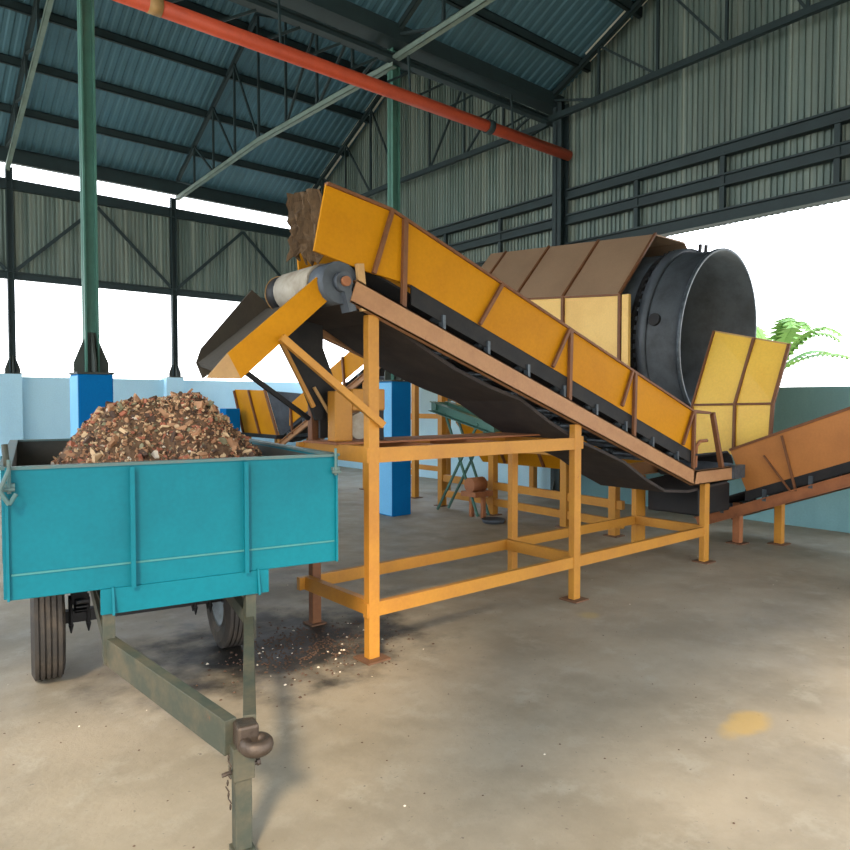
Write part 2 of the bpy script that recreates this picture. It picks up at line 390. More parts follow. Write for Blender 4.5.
# red pipe
rp = thing('red_pipe', 'long red steel pipe running overhead from upper left to the gable column', 'pipe', (7, VY-.3, 7.05))
MB().tube((2.0,VY-.35,6.76), (G-.1,VY-.35,6.76), .1, 16).build('pipe', M['red'], rp)
MB().tube((2.9,VY-.35,6.76), (3.06,VY-.35,6.76), .106, 16).build('painted_band', M['beige'], rp)
MB().tube((8.72,VY-.35,6.76), (8.84,VY-.35,6.76), .125, 16).build('coupling', M['steel'], rp)
for x in (2.4, 4.7, 7.0, 9.4):
    MB().bar((x,VY-.35,6.84), (x,VY-.3,7.5), .03, .03).build('hanger', M['steel'], rp)

# ------------------------------------------------------------------ conveyors
def idler(root, fr, s, z, wd, k):
    b = MB()
    for w in (.0, wd):
        b.bar(fr(s, w, z-.02), fr(s, w, z+.13), .05, .03)
    b.bar(fr(s, 0, z+.015), fr(s, wd, z+.015), .04, .03)
    o = b.build('idler_bracket', M['idler'], root)
    MB().tube(fr(s, .16, z+.06), fr(s, wd-.16, z+.06), .035, 10).build('idler_roller', M['idler'], root)
    for (a, c) in ((.03,.15), (wd-.03,wd-.15)):
        MB().tube(fr(s, a, z+.13), fr(s, c, z+.07), .035, 10).build('idler_roller', M['idler'], root)

def zr(x): return 2.76-.354*(x-2.76) if x < 7.42 else 1.11
Y0, WD = 4.12, .98
frm = lambda s, w, z: Vector((s, Y0+w, z))
cv = thing('belt_conveyor', 'large yellow inclined belt conveyor on an orange frame, rising left above the trailer', 'conveyor', (5.3, 4.6, 0))
for w, nm in ((-.03, 1), (WD+.03, -1)):
    rb = MB()
    rb.channel(frm(2.74,w,zr(2.74)-.085), frm(7.44,w,zr(7.44)-.085), .06, .17, side=nm)
    rb.channel(frm(7.40,w,1.025), frm(8.5,w,1.025), .06, .16, side=nm)
    rb.build('side_rail', M['rail'], cv)
# belt: top run, return run, skirts
def ribbon(fr, pts, w0, w1, th, sag=0):
    mb = MB(); rows = []
    for s, z in pts:
        rows.append([mb.bm.verts.new(fr(s, w0+(w1-w0)*f, z+(abs(f-.5)*2)**2*sag)) for f in (0,.2,.5,.8,1)])
    for a, b in zip(rows, rows[1:]):
        for i in range(4): mb.bm.faces.new((a[i], a[i+1], b[i+1], b[i]))
    return mb
o = ribbon(frm, [(2.82,zr(2.82)+.1)]+[(x, zr(x)+.1) for x in (3.4,4.5,5.5,6.5,7.4,7.6,8.4)]+[(8.5,1.15),(8.56,1.05)], .05, WD-.05, .02, .08).build('belt', M['belt'], cv)
m = o.modifiers.new('thick', 'SOLIDIFY'); m.thickness = .02
ret = [(2.6,2.62),(2.8,2.56)]+[(x, zr(x)-.13-.045*(x-3.1)-.07*abs(math.sin((x-3.1)*2.1))) for x in (3.1,3.4,3.8,4.2,4.6,5.0,5.4,5.8,6.2,6.6,7.0)]+[(7.5,.84),(8.4,.88),(8.55,.98)]
o = ribbon(frm, ret, .06, WD-.06, .02).build('return_belt', M['beltdirty'], cv)
m = o.modifiers.new('thick', 'SOLIDIFY'); m.thickness = .03
MB().box(7.95, 8.75, 4.3, 5.0, .5, .86).build('tail_guard', M['black'], cv, bevel=.02)
for w in (0, WD):
    sk = [(2.55,3.40),(3.1,3.32),(7.47,1.79),(7.43,1.34),(3.3,2.79),(2.9,2.84),(2.45,2.93)] if w == 0 else [(2.86,3.34),(3.1,3.32),(7.47,1.79),(7.43,1.34),(3.3,2.79),(2.9,2.84)]
    MB().prism([frm(s, w-.01, z) for s, z in sk], (0,.02,0)).build('skirt_board', M['yellow'], cv)
    MB().prism([frm(s, w-.006, z) for s, z in ((3.3,2.81),(7.43,1.36),(7.43,1.2),(3.3,2.64))], (0,.012,0)).build('rubber_skirting', M['belt'], cv)
    # folded top edge and ribs
    e = MB()
    for p, q in (((2.55 if w == 0 else 2.86,3.40 if w == 0 else 3.34),(3.1,3.32)),((3.1,3.32),(7.47,1.79))):
        e.bar(frm(p[0],w-.005,p[1]), frm(q[0],w-.005,q[1]), .05, .022)
    e.build('edge_angle', M['rib'], cv)
    out = -.035 if w == 0 else .035
    for a, b in (((3.1,3.31),(2.93,2.83)), ((4.27,2.90),(4.0,2.54)), ((5.17,2.58),(4.93,2.22)), ((6.2,2.22),(6.02,1.86)), ((7.42,1.79),(7.2,1.42))):
        MB().bar(frm(a[0],w+out,a[1]), frm(b[0],w+out,b[1]), .026, .03).build('skirt_rib', M['rib'], cv)
    for s, zt in ((3.22,3.26), (5.19,2.57), (6.25,2.2), (7.44,1.79)):
        MB().bar(frm(s,w+out,zt), frm(s-.02,w+out,zr(s)-.02), .03, .04, up=(1,0,0)).build('skirt_post', M['rib'], cv)
s = 3.62
while s < 7.4:
    idler(cv, frm, s, zr(s), WD, 0); s += .5
# tail section: rim, posts, small hoop
MB().bar(frm(7.44,0,1.8), frm(7.86,0,1.77), .03, .03).bar(frm(7.86,0,1.77), frm(7.9,WD-.1,1.8), .03, .03).build('tail_rim', M['rib'], cv)
MB().bar(frm(7.92,0,1.77), frm(8.12,-.02,1.1), .05, .05, up=(1,0,0)).build('tail_post', M['rib'], cv)
MB().path([frm(7.72,.1,1.12), frm(7.74,.1,1.38), frm(7.82,.1,1.43), frm(8.02,.12,1.43)], .02).build('tail_hoop', M['rust'], cv)
MB().tube(frm(8.42,.02,1.03), frm(8.42,WD-.02,1.03), .11, 18).build('tail_pulley', M['drum'], cv)
MB().box(8.3, 8.56, Y0-.1, Y0-.03, .96, 1.12).build('bearing_block', M['idler'], cv)
# head: pulley, bearing/gear, end curtain
MB().tube(frm(2.66,.2,2.75), frm(2.66,.70,2.75), .15, 28).build('head_pulley', M['roller'], cv)
MB().tube(frm(2.66,.70,2.75), frm(2.66,.84,2.75), .142, 28).build('pulley_gap', M['black'], cv, label='black band at the far end of the pulley')
MB().tube(frm(2.66,.84,2.75), frm(2.66,.90,2.75), .15, 28, r2=.12).build('pulley_end', M['beige'], cv, label='cream end ring of the pulley')
g = MB().tube(frm(2.67,-.0,2.74), frm(2.67,.26,2.74), .15, 16).tube(frm(2.67,-.05,2.74), frm(2.67,-.0,2.74), .07, 12)
g.bar(frm(2.68,-.0,2.74), frm(2.74,-.0,2.54), .1, .06)
g.build('pulley_bearing', M['drum'], cv)
MB().tube(frm(2.67,-.08,2.74), frm(2.67,-.05,2.74), .035, 12).build('shaft_end', M['rust'], cv)
MB().bar(frm(2.80,-.04,2.88), frm(2.84,-.04,2.55), .03, .06).build('head_bracket', M['beige'], cv)
# ragged burlap curtain hanging across the head end
mb = MB(); rows = []
for i in range(15):
    f = i/14; rows.append([])
    for j in range(13):
        h = j/12; zz = 3.36-h*(.46+.05*math.sin(i*2.3))
        rows[-1].append(mb.bm.verts.new(frm(2.5+.045*math.sin(i*1.9+h*3)+.02*random.uniform(-1,1)+.03*h, .02+f*.42, zz+.06*f+.012*random.uniform(-1,1))))
for a, b in zip(rows, rows[1:]):
    for k in range(12): mb.bm.faces.new((a[k], b[k], b[k+1], a[k+1]))
o = mb.build('head_curtain', M['sack'], cv, label='ragged brown sacking hanging at the conveyor head')
m = o.modifiers.new('thick', 'SOLIDIFY'); m.thickness = .015
# discharge chute below the head
mb = MB().prism([frm(s, .07, z) for s, z in ((2.52,2.77),(2.6,2.61),(1.95,2.05),(1.86,2.21))], (0,.02,0))
mb.build('chute_side', M['yellow'], cv)
MB().prism([frm(s, .07, z) for s, z in ((1.86,2.21),(1.95,2.05),(1.72,2.05))], (0,.02,0)).build('chute_lip', M['beige'], cv)
MB().prism([frm(s, WD+.06, z) for s, z in ((2.50,2.80),(2.74,2.62),(2.6,2.45),(2.09,2.08),(2.04,2.2),(2.08,2.31))], (0,.02,0)).build('chute_side', M['chutein'], cv)
MB().prism([frm(2.52,.09,2.62), frm(1.82,.09,2.10), frm(2.05,WD+.06,2.2), frm(2.62,WD+.06,2.66)], (.02,0,-.03)).build('chute_bed', M['chutein'], cv)
MB().bar(frm(2.22,.03,2.33), frm(2.99,-.06,1.73), .05, .05).build('chute_strut', M['frame'], cv)
MB().bar(frm(2.57,.75,2.42), frm(2.89,.75,1.86), .03, .03).build('chute_strut', M['frame'], cv)
MB().path([frm(2.9,.76,2.02), frm(3.07,.76,1.77), frm(3.1,.76,1.58)], .015).build('hose', M['beige'], cv)
MB().bar(frm(2.35,WD-.1,2.14), frm(2.95,WD-.05,1.76), .035, .035).build('chute_rod', M['black'], cv)
# black rubber apron hanging under the head
mb = MB().prism([frm(s, .78, z) for s, z in ((2.64,2.6),(3.0,2.55),(3.0,1.75),(2.93,1.75),(2.64,2.4))], (0,.03,0))
mb.build('rubber_apron', M['belt'], cv)
MB().prism([frm(s, .83, z) for s, z in ((3.0,2.5),(3.02,2.37),(3.16,2.04),(3.09,1.6),(3.0,1.6))], (0,.03,0)).build('rubber_apron', M['belt'], cv)
# frame
def leg(root, x, y, z1, w=.13, d=.11, mat=None, plate=.11, name='leg'):
    l = MB().box(x-w/2, x+w/2, y-d/2, y+d/2, .012, z1).build(name, mat or M['frame'], root, bevel=.006)
    MB().box(x-plate, x+plate, y-plate, y+plate, 0, .014).build('foot_plate', M['plate'], l)
    return l
YN, YR = Y0-.0, Y0+WD
for x, w in ((2.93,.095), (5.31,.10), (7.76,.11)): leg(cv, x, YN, zr(x)-.17, w, .07, plate=.1)
for x, w in ((3.03,.085), (5.5,.09), (7.9,.22)): leg(cv, x, YR, zr(x)-.06 if x < 7 else .94, w, .07, M['rib'] if x < 3.2 else None, plate=w/2+.03)
for y in (YN, YR):
    MB().bar((2.87,y,1.51), (5.35,y,1.505), .06, .11).build('upper_beam', M['frame'], cv)
    MB().bar((2.87,y,.37), (7.8,y,.37), .05, .105).build('lower_beam', M['frame'], cv)
for x in (2.95, 5.4, 7.82):
    MB().bar((x,YN,.37), (x,YR,.37), .06, .11).build('cross_beam', M['frame'], cv)
    if x < 7: MB().bar((x,YN,1.51), (x,YR,1.51), .07, .12).build('cross_beam', M['frame'], cv)
MB().box(2.9, 5.35, Y0+.42, Y0+WD-.04, 1.565, 1.58).build('deck_plate', M['rust'], cv)
MB().box(3.6, 3.66, Y0+.02, YR, 1.45, 1.56).box(4.3, 4.36, Y0+.02, YR, 1.45, 1.56).build('deck_joist', M['rust'], cv)
# drive guard on the deck
gd = MB().box(3.0, 3.17, 4.72, 4.84, 1.58, 1.99).build('drive_guard', M['frame'], cv, bevel=.01)
MB().box(3.17, 3.5, 4.72, 4.84, 1.83, 2.01).build('guard_top', M['frame'], gd, bevel=.01)
MB().tube((3.27,4.76,1.7), (3.27,4.84,1.7), .11, 20).build('flywheel', M['roller'], cv)
MB().box(3.43, 3.5, 4.74, 4.84, 1.58, 1.83).build('guard_post', M['black'], cv)

# conveyor two: right, rising towards the right of the photo (towards -Y)
X2 = 8.95
def z2(y): return .42+.397*(4.56-y)
f2 = lambda s, w, z: Vector((X2+w, s, z))
c2 = thing('belt_conveyor', 'orange skirted conveyor at the right edge, low at the frame and rising right', 'conveyor', (9.4, 3, 0))
for w, sd in ((-.03,-1),(.95,1)):
    MB().channel(f2(4.85,w,z2(4.85)-.06), f2(.6,w,z2(.6)-.06), .06, .14, side=sd).build('side_rail', M['rust'], c2)
o = ribbon(f2, [(4.95,z2(4.9)+.0)]+[(y, z2(y)+.1) for y in (4.8,3.5,2.,.6)], .05, .87, .02, .08).build('belt', M['belt'], c2)
o.modifiers.new('thick', 'SOLIDIFY').thickness = .02
o = ribbon(f2, [(y, z2(y)-.10) for y in (4.8,3.5,2.,.6)], .05, .87, .02).build('return_belt', M['belt'], c2)
o.modifiers.new('thick', 'SOLIDIFY').thickness = .02
for w in (0, .92):
    MB().prism([f2(y, w, z) for y, z in ((4.41,1.265),(4.18,.74),(.6,2.14),(.6,2.78))], (.02,0,0)).build('skirt_board', M['orange'], c2)
    MB().bar(f2(4.41,w,1.265), f2(.6,w,2.78), .04, .03).build('edge_angle', M['rib'], c2)
    MB().prism([f2(y, w+.004, z) for y, z in ((4.2,.76),(4.2,.6),(.6,2.02),(.6,2.16))], (.012,0,0)).build('rubber_skirting', M['belt'], c2)
for y, y_ in ((3.96,3.62), (2.6,2.4)):
    MB().bar(f2(y,-.02,z2(y)+.56), f2(y_,-.03,z2(y_)+.0), .022, .02).build('skirt_rib', M['rib'], c2)
MB().bar(f2(3.74,-.03,1.48), f2(3.56,-.03,z2(3.6)), .025, .025).build('skirt_post', M['rib'], c2)
s = 4.5
while s > .7:
    idler(c2, f2, s, z2(s)-.01, .92, 0); s -= .55
leg(c2, 9.14, 4.38, .55, .1, .1, M['rust']); leg(c2, 9.52, 4.0, .62, .1, .1, M['frame'])
leg(c2, 9.14, 1.2, z2(1.2)-.1, .1, .1, M['rust']); leg(c2, 9.72, 1.2, z2(1.2)-.1, .1, .1, M['frame'])
MB().tube(f2(4.78,.02,.4), f2(4.78,.9,.4), .1, 16).build('tail_pulley', M['drum'], c2)
# hopper back panel of conveyor two: folded plate with ribs
hp = []
def P(x, y, z): return Vector((x, y, z))
TL, TR = P(9.42,4.88,2.90), P(9.42,3.86,2.65)
FL, FR = P(9.2,5.07,1.86), P(9.2,3.96,1.88)
BL, BR = P(9.12,5.0,1.1), P(9.12,3.96,1.28)
mb = MB()
a = [mb.bm.verts.new(v) for v in (TL, TR, FR, FL)]; mb.bm.faces.new(a)
b = [mb.bm.verts.new(v) for v in (BL, BR)]; mb.bm.faces.new((a[3], a[2], b[1], b[0]))
o = mb.build('hopper_panel', M['yellow_bright'], c2, label='bright yellow folded back plate of the hopper')
o.modifiers.new('thick', 'SOLIDIFY').thickness = .012
ox = Vector((-.03,0,0))
for f, wd in ((0,.022), (.55,.035), (1,.04)):
    t_, m_, b_ = TL.lerp(TR,f)+ox, FL.lerp(FR,f)+ox, BL.lerp(BR,f)+ox
    MB().bar(t_, m_, wd, .04, up=(1,0,0)).bar(m_, b_, wd, .04, up=(1,0,0)).build('panel_rib', M['rib'], c2)
MB().bar(TL+ox*.4, TR+ox*.4, .02, .02).build('edge_angle', M['beige'], c2)
MB().bar(FL+ox, FR+ox, .025, .03).build('fold_bar', M['rib'], c2)

# feed conveyor far behind, rising to the drum
def z3(y): return .92+.433*(15.9-y)
X3 = 8.55
f3 = lambda s, w, z: Vector((X3+w, s, z))
c3v = thing('belt_conveyor', 'distant yellow feed conveyor by the left wall, rising behind the frame to the drum', 'conveyor', (9, 13, 0))
for w, sd in ((-.03,-1),(.95,1)):
    MB().channel(f3(16.2,w,z3(16.2)-.06), f3(9.95,w,z3(9.95)-.06), .06, .15, side=sd).build('side_rail', M['rail'], c3v)
o = ribbon(f3, [(y, z3(y)+.1) for y in (16.3,14,12,9.9)], .05, .87, .02, .08).build('belt', M['belt'], c3v)
o.modifiers.new('thick', 'SOLIDIFY').thickness = .02
for w in (0,.92):
    MB().prism([f3(y, w, z) for y, z in ((15.6,z3(15.6)+.25),(15.6,z3(15.6)+.78),(10.0,z3(10)+.78),(10.0,z3(10)+.25))], (.02,0,0)).build('skirt_board', M['yellow'], c3v)
    for y in (15.5,14.3,13.1,11.9,10.7):
        MB().bar(f3(y,w-.03,z3(y)+.78), f3(y-.1,w-.03,z3(y)), .05, .05, up=(1,0,0)).build('skirt_rib', M['rib'], c3v)
s = 15.7
while s > 10.2:
    idler(c3v, f3, s, z3(s), .92, 0); s -= .8
mb = MB().prism([(8.45,16.0,1.05),(8.45,18.0,1.05),(8.3,18.25,2.25),(8.3,16.4,2.2)], (.03,0,0))
mb.build('hopper_panel', M['yellow'], c3v)
for y0, y1 in ((16.0,16.4),(17.0,17.35),(18.0,18.25)):
    MB().bar((8.42,y0,1.05), (8.27,y1,2.22), .06, .05, up=(1,0,0)).build('panel_rib', M['rib'], c3v)
MB().prism([(8.5,16.0,1.05),(9.5,15.9,1.05),(9.5,16.1,2.1),(8.35,16.4,2.2)], (0,.03,0)).build('hopper_end', M['drum'], c3v)
MB().box(8.4, 9.5, 16.0, 18.1, .95, 1.05).build('hopper_base', M['black'], c3v)
for x, y in ((8.55,17.9),(8.55,16.1),(9.4,17.9),(9.4,16.1)): leg(c3v, x, y, .95, .1, .1)
for x, y in ((8.6,12.3),(9.45,12.3),(8.6,10.6),(9.45,10.6)):
    leg(c3v, x, y, z3(y)-.12, .11, .11)
for z in (.5, 1.6): MB().bar((8.6,12.3,z), (8.6,10.6,z), .07, .1).bar((9.45,12.3,z), (9.45,10.6,z), .07, .1).build('side_beam', M['frame'], c3v)
bl = MB().box(7.75, 8.15, 17.6, 18.0, 0, 1.72).build('blue_block', M['blue'], bevel=.01)
tag(bl, 'blue painted concrete block by the far yellow hopper', 'block')

# ------------------------------------------------------------------ trommel drum
tr = thing('trommel_screen', 'big dark steel rotary drum under a brown and yellow hood, behind the conveyor', 'trommel', (10, 7, 0))
TY, TX, TZ, RZ, SX = 5.12, 10.02, 2.87, 1.27, .885
ax = Vector((0, 1, .079)).normalized()
c0 = Vector((TX, TY, TZ))
MB().lathe([(0,RZ),(4.3,RZ),(4.3,RZ-.02),(0,RZ-.02)], c0, ax, 72, SX).build('drum_shell', M['drum'], tr)
MB().lathe([(-.015,RZ+.03),(.03,RZ+.03),(.03,RZ-.01),(-.015,RZ-.01)], c0, ax, 72, SX).build('mouth_rim', M['idler'], tr)
MB().lathe([(.52,RZ+.07),(.66,RZ+.07),(.66,RZ),(.52,RZ)], c0, ax, 72, SX).build('riding_ring', M['drum'], tr)
MB().lathe([(.74,RZ+.03),(.8,RZ+.03),(.8,RZ),(.74,RZ)], c0, ax, 72, SX).build('girth_ring', M['black'], tr)
mb = MB()
side = ax.cross(Vector((0,0,1))).normalized(); upv = side.cross(ax)
for i in range(60):
    a = 2*math.pi*i/60; d = side*math.cos(a)*SX+upv*math.sin(a)
    p = c0+ax*.71+d*(RZ+.01); mb.bar(p, p+d*.06, .05, .06)
mb.build('girth_teeth', M['black'], tr)
a = math.radians(172); d = side*math.cos(a)*SX+upv*math.sin(a)
MB().tube(c0+ax*.40+d*RZ, c0+ax*.40+d*(RZ+.06), .09, 12).build('inspection_boss', M['black'], tr)
MB().bar(c0+ax*.5+upv*(RZ+.02)+side*.12, c0+ax*.5+upv*(RZ+.16)+side*.12, .04,.04).bar(c0+ax*.35+upv*(RZ)+side*.02, c0+ax*.35+upv*(RZ+.12)+side*.02, .04,.04).build('lug', M['black'], tr)
MB().lathe([(4.26,RZ-.02),(4.28,RZ-.02),(4.28,.01),(4.26,.01)], c0, ax, 40, SX).build('end_plate', M['black'], tr)
# hood
HY0, HY1 = 5.95, 9.5
sec = [(8.7,3.47),(9.6,4.47),(10.45,4.47),(11.18,3.8),(11.18,2.2)]
def hz(y): return .079*(y-HY0)
def hood(p, q, nm, mat):
    return MB().prism([(p[0],HY0,p[1]),(q[0],HY0,q[1]),(q[0],HY1,q[1]+hz(HY1)),(p[0],HY1,p[1]+hz(HY1))], (.0,0,.02) if abs(p[0]-q[0])>.01 else (.02,0,0)).build(nm, mat, tr)
hood(sec[0], sec[1], 'hood_slope', M['hood']); hood(sec[1], sec[2], 'hood_top', M['hood']); hood(sec[2], sec[3], 'hood_slope', M['hood'])
hood(sec[3], sec[4], 'hood_side', M['hoodside']); hood((8.7,1.5), sec[0], 'hood_side', M['hoodside'])
MB().prism([(8.7,HY1,1.5),(8.7,HY1,3.47+hz(HY1)),(9.6,HY1,4.47+hz(HY1)),(10.45,HY1,4.47+hz(HY1)),(11.18,HY1,3.8+hz(HY1)),(11.18,HY1,2.2)], (0,.02,0)).build('hood_end', M['hood'], tr)
for y in (HY0+.0, 7.0, 8.05, 9.1):
    z = hz(y); wd = .05
    MB().bar((8.68,y,1.5), (8.68,y,3.47+z), wd, .04, up=(1,0,0)).build('hood_rib', M['rib'], tr)
    MB().bar((8.68,y,3.47+z+.02), (9.6,y,4.47+z+.03), .045, .03).build('hood_rib', M['rib'], tr)
MB().box(8.66, 8.72, HY0-.16, HY0-.05, 1.5, 3.46).build('hood_end_strip', M['hoodside'], tr)
MB().bar((8.69,HY0,3.47), (8.69,HY1,3.47+hz(HY1)), .03, .03).build('eave_angle', M['rib'], tr)
# lower hopper
MB().prism([(8.7,HY0,1.5),(8.7,HY1,1.5),(9.1,HY1-.3,.78),(9.1,HY0+.2,.78)], (.02,0,0)).build('hopper_side', M['yellow'], tr)
MB().prism([(8.7,HY0,1.5),(9.1,HY0+.2,.78),(10.5,HY0+.2,.78),(10.95,HY0,1.5)], (0,.02,0)).build('hopper_front', M['yellow'], tr)
for y in (6.8, 7.7, 8.6): MB().bar((8.68,y,1.5), (9.07,y,.8), .04, .05).build('hopper_rib', M['rib'], tr)
# base frame
for y in (5.75, 6.62, 8.15, 9.45): leg(tr, 8.3, y, 1.1 if y < 9 else 2.6, .12, .12)
for y in (5.75, 9.45): leg(tr, 10.8, y, 1.5, .12, .12)
MB().bar((8.3,5.6,.45), (8.3,9.5,.52), .07, .12).build('base_rail', M['frame'], tr)
MB().bar((8.3,5.6,.18), (8.3,9.5,.24), .07, .12).build('base_rail', M['frame'], tr)
MB().bar((8.3,5.6,1.12), (8.3,9.5,1.16), .1, .1).build('base_rail', M['frame'], tr)
for y in (5.75, 9.45): MB().bar((8.3,y,1.1), (10.8,y,1.3), .1, .1).build('cross_rail', M['frame'], tr)
for y in (5.85,): 
    for x in (9.1, 10.9): MB().tube((x,y-.12,1.62), (x,y+.12,1.62), .16, 18).build('support_roller', M['drum'], tr)
MB().box(8.9, 11.0, 5.7, 5.95, 1.2, 1.45).build('roller_beam', M['green'], tr)

# green undersize machine below the drum
gm = thing('green_machine_frame', 'small green steel frame with crossed legs and a motor, behind the yellow frame', 'machine frame', (7.9, 8.3, 0))
MB().channel((7.75,9.1,1.83), (7.75,7.6,1.48), .12, .17, side=-1).channel((8.1,9.1,1.83), (8.1,7.6,1.48), .12, .17).build('top_beam', M['green'], gm)
MB().bar((7.75,9.05,1.83), (8.1,9.05,1.83), .12, .14).bar((7.75,7.65,1.5), (8.1,7.65,1.5), .12, .14).build('end_beam', M['green'], gm)
for a, b in (((7.8,8.8,1.7),(7.8,8.0,.04)), ((7.8,8.0,1.55),(7.8,9.0,.04)), ((8.05,8.8,1.7),(8.05,8.0,.04)), ((8.05,8.0,1.55),(8.05,9.0,.04))):
    MB().bar(a, b, .03, .035).build('crossed_leg', M['green'], gm)
MB().tube((7.7,8.1,.55), (8.0,8.1,.55), .12, 16).build('motor', M['rust'], gm)
MB().box(7.7, 8.1, 7.95, 8.3, .36, .44).build('motor_shelf', M['rust'], gm)
MB().tube((8.0,8.75,1.92), (8.0,8.75,2.3), .14, 14).build('spout', M['green'], gm)
for y in (7.98, 8.25): MB().bar((7.9,y,.0), (7.9,y,.38), .06, .06).build('shelf_leg', M['rust'], gm)

# loose things on the floor
mb = MB(); mb.lathe([(0,.01),(0,.16),(.05,.19),(.06,.19),(.02,.15),(.02,.01)], (7.75,7.6,0), (.0001,0,1), 20, 1)
pn = mb.build('metal_pan', M['drum']); tag(pn, 'dark round pan lying on the floor by the frame leg', 'pan')
st = thing('thin_post', 'thin dark post standing on the floor left of the blue pedestal', 'post', (6.0, 9.9, 0))
MB().tube((6.0,9.9,0), (6.0,9.9,1.1), .02, 8).build('rod', M['black'], st)
MB().box(5.92, 6.08, 9.82, 9.98, 0, .02).build('foot', M['black'], st)

# ------------------------------------------------------------------ the trailer (own frame: x across, y back, z up)
TRZ = math.atan2(-.1716, .985)
tl = thing('farm_trailer', 'turquoise two-wheeled steel trailer heaped with shredded waste, drawbar towards the viewer', 'trailer', (1.478, 3.858, 0), TRZ)
def tb(mb, name, mat, parent=None, **k):
    return mb.build(name, mat, parent or tl, local=True, **k)
ZB, ZT, HW, LEN = .89, 1.56, .9, 2.9
fp = tb(MB().box(-HW, HW, 0, .03, ZB, ZT), 'front_panel', M['teal'], bevel=.004)
tb(MB().box(-HW+.02, HW-.02, -.006, 0, ZB+.125, ZB+.135), 'weld_seam', M['teal_line'], fp)
tb(MB().box(-HW+.02, HW-.02, .031, .036, ZB+.02, ZT-.02), 'inner_lining', M['bed'], fp)
rp_ = tb(MB().box(-HW, HW, LEN-.03, LEN, ZB, ZT), 'rear_panel', M['bed'])
for s_ in (-1, 1):
    sp = tb(MB().box(s_*HW-.015, s_*HW+.015, .03, LEN-.03, ZB, ZT), 'side_panel', M['teal'], bevel=.004)
    x = s_*(HW-.02)
    tb(MB().box(x-.004, x+.004, .04, LEN-.04, ZB+.02, ZT-.02), 'inner_lining', M['bed'], sp)
    tb(MB().box(s_*HW-.03, s_*HW+.03, .02, LEN, ZT-.005, ZT+.012), 'top_edge', M['rim_edge'], sp)
    tb(MB().box(s_*(HW-.008)-.006, s_*(HW-.008)+.006, -.02, 0, ZB, ZT+.01), 'corner_post', M['teal'])
    for y in (1.0, 2.0): tb(MB().box(s_*(HW+.03)-.015, s_*(HW+.03)+.015, y-.03, y+.03, ZB, ZT), 'side_rib', M['teal'], sp)
    # latch on each front corner
    lc = MB().box(s_*(HW-.02)-.02, s_*(HW-.02)+.025, -.03, .02, ZT-.09, ZT-.07).tube((s_*(HW-.02),-.03,ZT-.12), (s_*(HW-.02),-.03,ZT+.05), .009, 8)
    lc.tube((s_*(HW-.045),-.035,ZT-.1), (s_*(HW+.01),-.035,ZT-.1), .010, 8)
    tb(lc, 'corner_latch', M['rim_edge'])
tb(MB().path([(-HW+.02,-.06,ZT+.0), (-HW-.02,-.075,ZT-.1), (-HW+.02,-.075,ZT-.17), (-HW+.05,-.06,ZT-.12)], .011), 'latch_hook', M['rim_edge'])
tb(MB().tube((-HW+.01,.1,ZT+.0),(-HW-.0,.12,ZT+.12), .015), 'latch_peg', M['draw'])
tb(MB().box(-HW, HW, -.01, .045, ZT-.004, ZT+.012), 'top_edge', M['rim_edge'])
tb(MB().box(-HW, HW, LEN-.05, LEN+.01, ZT-.004, ZT+.012), 'top_edge', M['rim_edge'])
for x in (-.308, .312):
    tb(MB().box(x-.006, x+.006, -.04, 0, ZB-.0, ZT-.01).box(x-.012, x+.012, -.045, -.039, ZB+.0, ZT-.01), 'front_rib', M['teal'])
tb(MB().box(-HW+.03, HW-.03, .03, LEN-.03, ZB, ZB+.03), 'bed_floor', M['bed'])
tb(MB().box(-.47, .45, -.012, .02, ZB-.135, ZB+.002), 'headstock_plate', M['teal'])
for x in (-.41, .385):
    tb(MB().prism([(x-.006,-.05,ZB-.135),(x-.006,0,ZB-.135),(x-.006,0,ZB+.01),(x-.006,-.02,ZB+.01)], (.012,0,0)), 'plate_gusset', M['teal'])
for x in (-.43, .345):
    tb(MB().channel((x,.02,ZB-.07), (x,LEN-.05,ZB-.07), .05, .12), 'chassis_rail', M['draw'])
    tb(MB().box(x-.03, x+.03, .0, .06, .48, ZB-.1), 'drawbar_hanger', M['draw'])
HX, HYY, HZ = -.04, -1.24, .52
for s_ in (-1, 1):
    tb(MB().bar((s_*.387-.043,.05,.545), (s_*.04+HX,HYY+.05,.50), .055, .15), 'drawbar_arm', M['draw'], bevel=.003)
    tb(MB().bar((s_*.387-.043,.08,.60), (s_*.387-.043,1.5,.74), .05, .08), 'chassis_brace', M['draw'])
tb(MB().box(HX-.03, HX+.06, HYY-.03, HYY+.07, .46, .565), 'coupling_block', M['hitch'], bevel=.012)
# tow eye: thick ring lying flat
mb = MB(); prof = [(.032*math.sin(2*math.pi*k/10), .046+.024*math.cos(2*math.pi*k/10)) for k in range(10)]
mb.lathe(prof, (HX+.04,HYY-.05,.49), (.0001,0,1), 28)
tb(mb, 'tow_eye', M['hitch'])
tb(MB().box(HX-.045, HX+.045, HYY-.01, HYY+.075, .33, .47), 'stand_sleeve', M['draw'], bevel=.004)
tb(MB().box(HX-.035, HX+.035, HYY, HYY+.065, .03, .42), 'stand_post', M['draw'], bevel=.004)
tb(MB().box(HX-.045, HX+.045, HYY-.01, HYY+.075, 0, .03), 'stand_foot', M['draw'])
tb(MB().tube((HX-.085,HYY+.02,.36), (HX+.07,HYY+.02,.38), .009, 8).tube((HX+.06,HYY+.02,.38),(HX+.075,HYY+.02,.382),.016,8), 'lock_pin', M['hitch'])
mb = MB()
for k in range(9):
    z = .45-k*.026; c = (HX-.062+.006*math.sin(k), HYY-.0, z)
    if k % 2: mb.bar((c[0]-.006,c[1],z), (c[0]+.006,c[1],z-.022), .012, .005)
    else: mb.bar((c[0],c[1]-.006,z), (c[0],c[1]+.006,z-.022), .005, .012)
